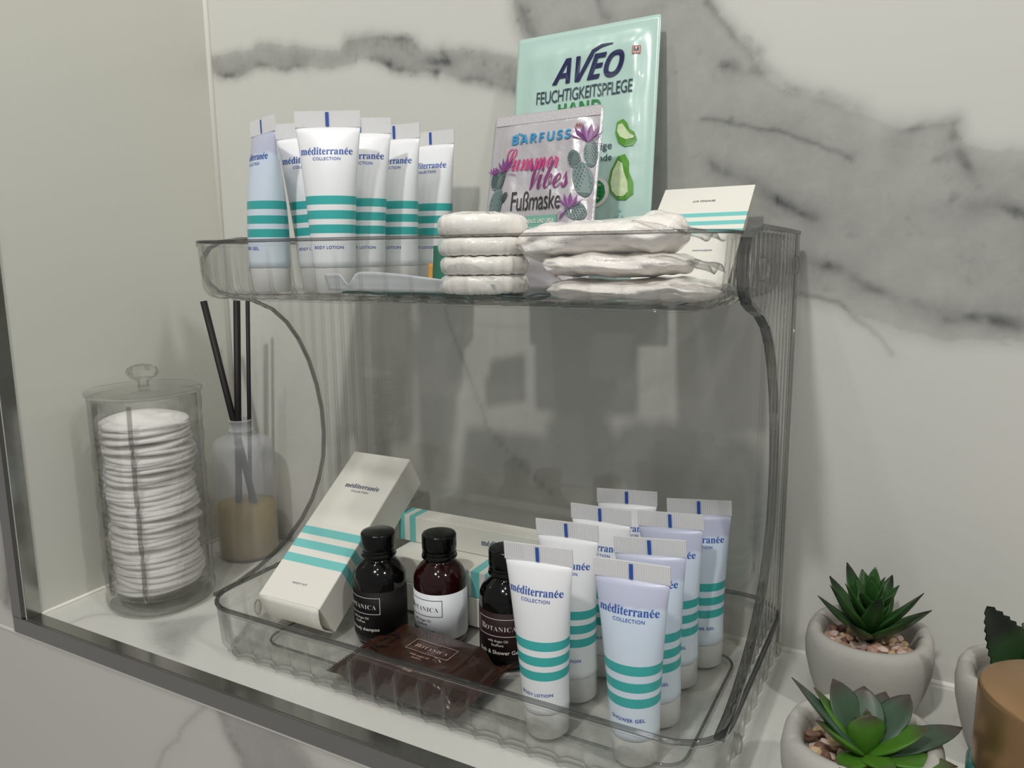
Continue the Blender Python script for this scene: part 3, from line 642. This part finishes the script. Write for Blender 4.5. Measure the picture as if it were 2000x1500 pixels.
art(lambda p: (p.text('SONNENBLUMENÖL UND UREA', -.0028, .0415, .0330, 1, .01, hscale=1.7), p.text('KAKTUSFEIGEN-EXTRAKT', -.0028, .0362, .0280, 1, .01, hscale=1.6), p.text('UND KERATIN', -.0028, .0310, .0180, 1, .01, hscale=1.6)), ba, bah, print_white, 'caption_lettering', .0010)
CACT = simple('cactus_ink', srgb(104, 124, 122), .45, noise_amt=.3, noise_scale=260); SPOT = simple('cactus_dots', srgb(60, 78, 78), .5)
def cactus(x, y, a, b, rot, flower):
    art(lambda p: p.ell(x, y, a, b, 18, rot), ba, bah, CACT, 'cactus_print', .0007)
    def dots(p):
        for i in range(-3, 4):
            for j in range(-6, 7):
                X, Y = i*a*.36+(j % 2)*a*.18, j*b*.17
                if (X/a)**2+(Y/b)**2 < .75: p.ell(x+X*math.cos(rot)-Y*math.sin(rot), y+X*math.sin(rot)+Y*math.cos(rot), .00035, .00055, 6, rot)
    art(dots, ba, bah, SPOT, 'cactus_dots', .0010)
    if flower:
        fx, fy, s, fr = flower
        art(lambda p: [p.poly([(fx, fy), (fx+s*.9*math.sin(q*.42+fr)-s*.16*math.cos(q*.42+fr), fy+s*.9*math.cos(q*.42+fr)*.8), (fx+s*1.3*math.sin(q*.42+fr), fy+s*1.3*math.cos(q*.42+fr)), (fx+s*.7*math.sin(q*.42+fr)+s*.22*math.cos(q*.42+fr), fy+s*.6*math.cos(q*.42+fr))]) for q in range(-4, 5)], ba, bah, PURP, 'flower_print', .0012)
cactus(.0335, .0860, .0045, .0090, .1, (.0310, .0930, .0100, .1)); cactus(.0235, .0820, .0042, .0060, .3, None); cactus(.0300, .0690, .0062, .0115, .25, None)
cactus(-.0290, .0730, .0034, .0080, -.4, (-.0260, .0770, .0085, .2)); cactus(-.0345, .0730, .0028, .0060, 0, (-.0350, .0770, .0048, -.2)); cactus(-.0315, .0560, .0055, .0120, -.1, None)
cactus(.0270, .0490, .0075, .0058, -.5, (.0232, .0500, .0080, -.8)); cactus(-.0240, .0600, .0020, .0040, -.5, None)
art(lambda p: [p.ell(.0240, .0120, .0075, .0075, 16)], ba, bah, simple('pale_fruit_ink', srgb(214, 208, 212), .4), 'fruit_print')
art(lambda p: [p.poly([(.016+i*.0022, .008), (.0172+i*.0022, .0165), (.0184+i*.0022, .008)]) for i in range(5)], ba, bah, PINK, 'flower_print', .0012)
# ------------------------------------------------------------------ pleat-wrapped round soaps
M_SATIN = NT('pearly_wrap'); M_SATIN.set(Base_Color=srgb(242, 238, 230), Roughness=.22, Coat_Weight=.8); M_SATIN.link(M_SATIN.bump(M_SATIN.noise(160, 4), .5, .0012), M_SATIN.b.inputs['Normal']); M_SATIN = M_SATIN.m
zc = .2576
for k, (dx, hgt) in enumerate(((0, .0104), (.0006, .0101), (-.0004, .0101), (-.0008, .0122))):
    R_ = .0258
    def wob(r, z, a, kk, s=k):
        f_ = r/R_; pl = .5+.5*math.cos(a*24+7*noise.noise(Vector((math.cos(a)*2, math.sin(a)*2, s))))
        r2_ = r*(1+.018*noise.noise(Vector((math.cos(a)*1.6, math.sin(a)*1.6, s*3+z*150))))
        return r2_+.0005*pl*(f_ > .8)-.0003, z-.0004*pl*(.5 < f_ < .99)+.0006*noise.noise(Vector((math.cos(a)*3, math.sin(a)*3, s)))*(z > .006)
    n_ = 10; prof = []
    for i in range(n_+1):
        t_ = -PI/2+PI*i/n_; prof.append((max(.0005, R_-hgt*.42*(1-math.cos(t_)**.8 if math.cos(t_) > 0 else 1)), hgt/2+hgt/2*math.sin(t_)))
    prof = [(.012, .0004)]+prof+[(.016, hgt*1.02 if k < 3 else hgt+.0012), (.001, hgt*1.02 if k < 3 else hgt+.0016)]
    o = lathe('wrapped_round_soap', prof, None, M_SATIN, 120, wob=wob)
    o.location = (.3858+dx, -.1530, zc); o.rotation_euler = (0, 0, k*1.1)
    zc += hgt+.0003
    tag(o, 'pearly wrapped round soap, ' + ('bottom', 'second from the bottom', 'second from the top', 'topmost')[k] + ' of the stack of four', 'soap', 'stack of round soaps')
# ------------------------------------------------------------------ bagged shower caps
M_CAPS = NT('bagged_white_plastic'); M_CAPS.set(Base_Color=M_CAPS.mix(M_CAPS.noise(40), srgb(246, 243, 238), srgb(234, 227, 219)), Roughness=.30, Coat_Weight=.5)
M_CAPS.link(M_CAPS.bump(M_CAPS.noise(75, 5, .6), .8, .003), M_CAPS.b.inputs['Normal']); M_CAPS = M_CAPS.m
def cap_bag(x, y, z, lx, ly, hz, seed, label, rz=0, ry=0):
    e = empty('bagged_shower_cap', (x, y, z), rz, label, 'shower cap', 'bagged shower caps'); e.rotation_euler = (0, ry, rz)
    L = []; n = 56; m = 40
    for j in range(m+1):
        t_ = -PI/2+PI*j/m; l = []
        for i in range(n):
            a = 2*PI*i/n; ca, sa = math.cos(a), math.sin(a)
            X = math.copysign(abs(math.sin(t_))**.62, math.sin(t_)); k = max(0, math.cos(t_))**.55
            q = Vector((X*3, ca*1.4+seed*5, sa*1.4)); d = 1+.20*noise.noise(q)+.10*noise.noise(q*2.6)
            Y = ca*k*d; Z = sa*k*d*(1+.25*noise.noise(Vector((X*2.2, seed, 3))))
            l.append((X*lx/2*(1+.05*noise.noise(Vector((ca, sa, seed)))), Y*ly/2, max(Z, -1)*hz/2+.0012*noise.noise(Vector((X*6, seed, 1)))))
        L.append(l)
    loops_mesh('folded_cap', L, e, M_CAPS, True)
    def fl(a, b):
        X = lx/2*(.55+.75*a); Y = (b-.5)*ly*.9
        return (X, Y, hz*.30*math.cos(a*2.2)+.0022*math.sin(b*9+seed)*a+.0012*noise.noise(Vector((a*5, b*6, seed))))
    v, f = grid(14, 14, fl); solidify(mesh('bag_end', v, f, e, FILM, True), .0002)
    return e
cap_bag(.4760, -.1500, .2605, .092, .052, .0120, 1, 'bagged white shower cap at the bottom of the pile in the upper tray')
cap_bag(.4670, -.1520, .2735, .080, .044, .0135, 2, 'bagged white shower cap in the middle of the pile in the upper tray', .03)
cap_bag(.4560, -.1500, .2870, .094, .046, .0210, 3, 'bagged white shower cap on top of the pile, its film end sticking out', -.04, -.05)
# flat sachet with a curled white edge under the round soaps
sa = empty('flat_wipe_sachet', (.350, -.1400, .2549), 0, 'flat dark green sachet with a curled white edge, under the round soap stack', 'sachet')
v, f = grid(30, 10, lambda a, b: ((a-.5)*.118, (b-.5)*.052, .0012+.0008*math.sin(a*17)*(1 if a < .25 or a > .72 else .3)+.0006*math.cos(b*9)))
solidify(mesh('packet', v, f, sa, simple('green_foil', srgb(22, 74, 62), .3, noise_amt=.3, noise_scale=70), True), .0012)
v, f = grid(44, 6, lambda a, b: (-.066+a*.120, -.030-.004*b, .0032+b*(.0085+.0030*math.sin(a*4.2+.5)-.0075*math.exp(-((a-.155)/.035)**2))))
solidify(mesh('curled_edge', v, f, sa, simple('white_foil', srgb(235, 240, 242), .4), True), .0003)
sb = empty('standing_wipe_sachet', (.3250, -.0920, .2551), math.radians(12), 'small dark green sachet with an orange edge, standing behind the round soap stack', 'sachet')
v, f = grid(8, 8, lambda a, b: ((a-.5)*.030, .004*b, b*.030)); solidify(mesh('packet', v, f, sb, simple('deep_green_foil', srgb(14, 110, 84), .35), True), .0016)
v, f = grid(3, 8, lambda a, b: (-.0190+a*.004, .004*b, b*.018)); solidify(mesh('orange_edge', v, f, sb, simple('orange_foil', srgb(214, 150, 50), .4), True), .0014)
# ------------------------------------------------------------------ jar with cotton pads
JX, JY = .0680, -.1480
jar = empty('cotton_pad_jar', (JX, JY, .0005), 0, 'tall clear textured jar with a faceted knob lid, full of cotton pads', 'jar')
def jw(r, z, a, k):
    t_ = noise.noise(Vector((math.cos(a)*3.2, math.sin(a)*3.2, z*75)))+.5*math.sin(a*12+math.sin(z*220)*1.2)
    return r+(.0008*t_ if .012 < z < .169 else 0), z
zs = [.0122+.157*i/46 for i in range(47)]
prof = [(.030, 0), (.0385, .0012), (.0402, .005), (.0402, .0118)]+[(.0400, z) for z in zs]+[(.0402, .1710), (.0398, .1725), (.0375, .1725), (.0372, .1700), (.0370, .1200), (.0370, .0160), (.0350, .0118), (.0300, .0105)]
lathe('jar_body', prof, jar, JAR, 96, 2.25, wob=lambda r, z, a, k: jw(r, z, a, k) if k < 52 else (r, z))
lathe('lid', [(.0300, .1728), (.0412, .1728), (.0418, .1740), (.0418, .1758), (.0410, .1770), (.0250, .1778), (.0060, .1782)], jar, clear('clear_lid', .98, .6), 64, 2.2)
def kn(r, z, a, k): return r*(1+.10*(.5+.5*math.cos(a*8))*(1 if k in (3, 4, 5) else 0)), z
lathe('knob', [(.0045, .1782), (.0038, .1810), (.0050, .1830), (.0088, .1850), (.0112, .1890), (.0098, .1930), (.0056, .1954), (.0010, .1960)], jar, clear('clear_knob', .97, .7, refr=.3), 16, smooth=False, wob=kn)
for aa in (-.95, -1.95):  # added grey strips imitate the dark reflections at the jar wall edges
    tube('reflection_strip', [(math.cos(aa)*(.0366+.0004*math.sin(i)), math.sin(aa)*(.0366+.0004*math.sin(i)), .013+.155*i/24) for i in range(25)], .0019, jar, clear('grey_reflection_tint', .70, .5), 6)
M_COT = simple('cotton', srgb(246, 244, 240), .85, bump=.4, bscale=500, spec=.2)
pads = []
for s in range(5):
    R_ = .0325; h_ = .0034
    def wob(r, z, a, k, s=s):
        return r*(1+.05*noise.noise(Vector((math.cos(a)*1.3, math.sin(a)*1.3, s*7))))+.0003*noise.noise(Vector((a*8, s, 0))), z+.0009*noise.noise(Vector((math.cos(a)*1.2*r/.03, math.sin(a)*1.2*r/.03, s*3)))
    o = lathe('cotton_pad', [(.001, .0001), (.020, .0001), (R_-.0008, .0004), (R_, h_*.5), (R_-.0008, h_-.0004), (.020, h_), (.001, h_)], None, M_COT, 40, 2.3, wob=wob)
    pads.append(o)
z = .0135; i = 0
while z < .1500:
    o = pads[i] if i < 5 else pads[i % 5].copy()
    if i >= 5: COL.objects.link(o)
    big = math.sin(i*.42)*.0028
    o.location = (JX-.0010+big+random.uniform(-.0008, .0008), JY+random.uniform(-.0012, .0012), z+.0006)
    o.rotation_euler = (random.uniform(-.03, .03)+.05*math.sin(i*.5), random.uniform(-.02, .02)-.05+.02*math.sin(i*.3), random.choice((0, PI/2, PI, -PI/2))+random.uniform(-.2, .2)); o.scale = (random.uniform(.97, 1.02),)*2+(1,)
    tag(o, 'white cotton pad in the stack inside the clear jar', 'cotton pad', 'cotton pads in the jar')
    z += .00315 if i % 9 else .0042; i += 1
pads[0]['label'] = 'lowest cotton pad of the stack, on the jar bottom'
o['label'] = 'topmost cotton pad of the stack in the clear jar'
# ------------------------------------------------------------------ reed diffuser
DX, DY = .0575, -.0440
dif = empty('diffuser_bottle', (DX, DY, .0005), 0, 'frosted plastic bottle half full of yellow oil, in the niche corner', 'bottle')
M_FROST = simple('frosted_plastic', srgb(222, 223, 228), .35, alpha=.36)
lathe('bottle_body', [(.0240, 0), (.0262, .0012), (.0270, .0040), (.0272, .1020), (.0262, .1080), (.0230, .1120), (.0160, .1140), (.0108, .1150), (.0104, .1180), (.0115, .1192), (.0115, .1206), (.0102, .1216), (.0102, .1280), (.0110, .1290), (.0104, .1300), (.0088, .1300), (.0088, .1160)], dif, M_FROST, 48, cap1=False)
lathe('oil', [(.0225, .0015), (.0252, .0030), (.0258, .0500), (.0200, .0503)], dif, simple('yellow_oil', srgb(186, 158, 40), .3, alpha=.70), 40)
M_REED = simple('black_reed', srgb(16, 14, 14), .6)
def reed(a, b, r, label): tag(tube('diffuser_reed', [a, b], r, None, M_REED, 10), label, 'reed', 'black diffuser reeds')
reed((DX+.0150, DY+.0060, .0062), (DX-.0185, DY-.0160, .2400), .0030, 'black reed leaning left out of the diffuser bottle, the only slanted one')
reed((DX-.0100, DY-.0030, .0062), (DX+.0090, DY-.0030, .2400), .0031, 'thick upright black reed in the diffuser bottle')
reed((DX-.0020, DY+.0040, .0062), (DX+.0150, DY+.0040, .2400), .0019, 'thin upright black reed at the right of the diffuser bottle')
# ------------------------------------------------------------------ succulents
t = NT('pale_concrete'); a_ = t.noise(30, 5); b_ = t.noise(420, 3)
t.set(Base_Color=t.mix(a_, srgb(158, 156, 148), srgb(186, 184, 176)), Roughness=.75); t.link(t.bump(b_, .25, .0006), t.b.inputs['Normal']); M_CONC = t.m
def leaf_mat(name, green, tipc, L, p0=.72):
    t = NT(name); y = t.math('DIVIDE', t.xyz()[1], L); n = t.noise(140, 3)
    c = t.mix(n, tuple(x*.75 for x in green[:3])+(1,), tuple(x*1.25 for x in green[:3])+(1,))
    c = t.mix(t.ramp(y, [(0, (0, 0, 0)), (p0, (.05,)*3), (1, (1, 1, 1))]), c, tipc)
    t.set(Base_Color=c, Roughness=.38); t.b.inputs['Specular IOR Level'].default_value = .35; return t.m
def leaf_mesh(name, L, W, T, wide=.45, curl=.15, fold=.25, teeth=0):
    nu, nr = (26 if teeth else 12), 12; Lp = []
    for k in range(nu+1):
        u = k/nu; pw = (math.sin(PI*min(1, u**(math.log(.5)/math.log(wide))))**.75) if 0 < u < 1 else 0
        wdt = max(W/2*(pw*.92+.30*(1-u)*(1 if u < .5 else 0)*(1-u)), .0003); th = max(T/2*(1-u**3)*(.6+.4*pw), .0002)
        if teeth and 0 < k < nu: wdt += teeth*(k % 2)
        y = u*L; zc_ = curl*L*u*u
        Lp.append([(wdt*math.cos(2*PI*i/nr), y, zc_+th*math.sin(2*PI*i/nr)+fold*wdt*abs(math.cos(2*PI*i/nr))**1.6) for i in range(nr)])
    n = nr; v = [p for l in Lp for p in l]; f = []
    for k in range(nu):
        for i in range(n): j = (i+1) % n; f.append((k*n+i, (k+1)*n+i, (k+1)*n+j, k*n+j))
    f.append(tuple(range(n))); f.append(tuple(nu*n+i for i in range(n))[::-1])
    me = bpy.data.meshes.new(name); me.from_pydata(v, [], f); me.polygons.foreach_set('use_smooth', [True]*len(f)); return me
CR, CB = Vector((.879, .478, 0)), Vector((-.478, .879, 0))
def orient(o, base, d, roll_=0, face=None):
    d = Vector(d).normalized(); upv = Vector((0, 0, 1)) if face is None else Vector(face)
    x = d.cross(upv)
    if x.length < .1: x = d.cross(Vector((.3, -1, 0)))
    x.normalize(); zz = x.cross(d)
    M = Matrix(((x.x, d.x, zz.x), (x.y, d.y, zz.y), (x.z, d.z, zz.z))).to_4x4(); M = Matrix.Translation(base) @ M @ Matrix.Rotation(roll_, 4, 'Y'); o.matrix_local = M
def pot(name, x, y, label, rim=.0495, s=1., rz=0, dz=0):
    e = empty(name, (x, y, .0004), rz, label, 'potted plant', 'succulents in concrete pots')
    prof = [(.0225, 0), (.0262, .0010), (.0290, .006), (.0330, .018), (.0358, .030), (.0364, .038), (.0356, .0445), (.0336, .0485), (.0310, rim), (.0285, .0488), (.0268, .0460), (.0258, .0410), (.0255, .0360), (.001, .0355)]
    lathe('pot', [(r*s, z) for r, z in prof], e, M_CONC, 56, 2.35, wob=lambda r, z, a, k: (r*(1+.012*noise.noise(Vector((math.cos(a)*1.5, math.sin(a)*1.5, z*30+x*50)))), z+(.0016*noise.noise(Vector((math.cos(a)*1.2, math.sin(a)*1.2, x*40)))+.0012*math.sin(a+1) if 6 <= k <= 10 else 0)))
    return e
PEBM = [simple('pebble_pink', srgb(176, 142, 122), .6), simple('pebble_cream', srgb(208, 180, 140), .55), simple('pebble_brown', srgb(124, 92, 76), .6), simple('pebble_pale', srgb(206, 182, 168), .55)]
pebs = []
for s in range(8):
    bm = bmesh.new(); bmesh.ops.create_icosphere(bm, subdivisions=2, radius=.0030)
    for v_ in bm.verts:
        d = 1+.35*noise.noise(v_.co*420+Vector((s*9, 0, 0))); v_.co = Vector((v_.co.x*1.15*d, v_.co.y*d, v_.co.z*.75*d))
    me = bpy.data.meshes.new('pebble'); bm.to_mesh(me); bm.free(); me.materials.append(PEBM[s % 4]); pebs.append(me)
def pebbles(e, seed, n=75, r=.0235, z0=.0385, cols=None):
    rr = random.Random(seed)
    for k in range(n):
        a = k*2.39996; q = r*math.sqrt((k+.5)/n); o = bpy.data.objects.new('pebble', pebs[rr.choice(cols or range(8))]); COL.objects.link(o); o.parent = e
        o.location = (q*math.cos(a)+rr.uniform(-.001, .001), q*math.sin(a)+rr.uniform(-.001, .001), z0+rr.uniform(-.0005, .0028)); o.rotation_euler = (rr.uniform(-.6, .6), rr.uniform(-.6, .6), rr.uniform(0, 6)); sc = rr.uniform(.65, 1.15); o.scale = (sc, sc, sc)
# plant 1 : pointed leaves on a short stem
p1 = pot('potted_succulent', .5935, -.0450, 'pointed-leaf succulent in a grey concrete pot against the back wall')
pebbles(p1, 1)
M1 = leaf_mat('pointed_leaf', srgb(46, 84, 36), srgb(26, 30, 24), .034)
LM = [leaf_mesh('leaf', .036, .0125, .0035, .42, .16, .35), leaf_mesh('leaf', .029, .0115, .0033, .42, .10, .35), leaf_mesh('leaf', .019, .0088, .0028, .42, .04, .3)]
for m_ in LM: m_.materials.append(M1)
tube('stem', [(0, 0, .038), (.001, 0, .055), (.0005, 0, .068)], .0030, p1, M1, 8)
rr = random.Random(4)
for ring, (n_, z_, el, mi, ph) in enumerate(((6, .043, 30, 0, .3), (5, .047, 47, 0, .85), (4, .054, 52, 1, .2), (4, .062, 50, 2, .7), (3, .066, 66, 2, .2), (2, .068, 78, 2, .5))):
    for k in range(n_):
        a = 2*PI*(k+ph)/n_+rr.uniform(-.15, .15); e_ = math.radians(el+rr.uniform(-6, 6)); d = Vector((math.cos(a)*math.cos(e_), math.sin(a)*math.cos(e_), math.sin(e_)))
        o = link('leaf', LM[mi], p1); sc = rr.uniform(.98, 1.18) if ring < 2 else rr.uniform(.9, 1.08); orient(o, Vector((d.x*.002, d.y*.002, z_)), d); o.scale = (sc, sc, sc)
# plant 2 : broad rosette, near the camera
p2 = pot('potted_succulent', .5985, -.1620, 'broad-leaf rosette succulent in the concrete pot nearest the camera')
pebbles(p2, 2, cols=[1, 5, 3, 7, 2, 6])
M2a = leaf_mat('broad_leaf', srgb(78, 128, 34), srgb(70, 44, 48), 1.); M2b = leaf_mat('grey_green_leaf', srgb(66, 98, 70), srgb(84, 52, 58), 1.)
base2 = Vector((.002, -.010, .0440))
for (r_, b_, u_, wdt, dark, wide, bend) in ((-38, 12, 40, 15, 2, .40, .06), (-24, 16, 32, 13, 0, .45, .06), (-11, 24, 33, 21, 2, .55, .08), (8, 24, 28, 20, 2, .55, .08), (22, 27, 21, 16, 2, .55, .08), (31, 17, 25, 18, 2, .58, .08),
                                            (53, 4, 9, 18, 2, .55, .10), (0, -5, 27, 20, 0, .60, .10), (-29, -4, 23, 15, 0, .5, .06), (30, -7, 20, 16, 0, .55, .06), (38, -20, 5, 15, 0, .5, .05), (-20, -18, 4, 14, 0, .5, .05), (4, -24, 6, 15, 0, .5, .05), (2, 6, 26, 11, 0, .5, .02)):
    d = (CR*r_*.86+CB*b_*.8+Vector((0, 0, u_*.78)))/1000; L = d.length
    me = leaf_mesh('leaf', L, wdt/1000, .0040, wide, bend, .22); t_m = leaf_mat('leaf_skin', srgb(66, 112, 30) if dark == 0 else srgb(58, 82, 62), srgb(72, 52, 54), L, .70); me.materials.append(t_m)
    o = link('leaf', me, p2); ctr = Vector((0, 0, 1)) if abs(r_)+abs(b_) > 8 else -CB*1.; orient(o, base2+d*.05, d, 0, ctr if not (r_ == 0) else CB+Vector((0, 0, .3)))
# plant 3 : toothed aloe, behind the copper lid
p3 = pot('potted_succulent', .6760, -.0620, 'toothed dark aloe in a concrete pot at the right edge, behind the copper lid')
pebbles(p3, 3)
M3 = leaf_mat('toothed_leaf', srgb(34, 66, 28), srgb(20, 30, 18), .045, .8)
for (r_, b_, u_, wdt) in ((-31, 0, 49, 27), (8, 8, 42, 19), (22, -4, 36, 20), (-2, -14, 28, 20), (14, 22, 34, 18), (-12, 20, 26, 18)):
    d = (CR*r_+CB*b_+Vector((0, 0, u_)))/1000; L = d.length*1.08; me = leaf_mesh('leaf', L, wdt/1000, .0040, .36, .12, .3, .0013); me.materials.append(M3); o = link('leaf', me, p3); orient(o, Vector((0, 0, .0400)), d, 0, -CB if r_ < -25 else Vector((0, 0, 1)))
# ------------------------------------------------------------------ candle
cd = empty('lidded_candle', (.6780, -.1560, .0005), 0, 'teal jar with a brushed copper lid, cut off at the right edge', 'candle')
lathe('glass_jar', [(.030, 0), (.0352, .0015), (.0358, .005), (.0358, .0460), (.0345, .0475)], cd, simple('teal_glass', srgb(50, 110, 104), .12, coat=.6), 64)
COP = NT('brushed_copper'); COP.set(Base_Color=COP.mix(COP.noise(60, 3), srgb(164, 130, 92), srgb(174, 140, 102)), Roughness=.34, Metallic=.85); COP = COP.m
lathe('copper_lid', [(.0320, .0480), (.0338, .0480), (.0340, .0490), (.0340, .0850), (.0334, .0864), (.0322, .0870), (.0060, .0870)], cd, COP, 96)
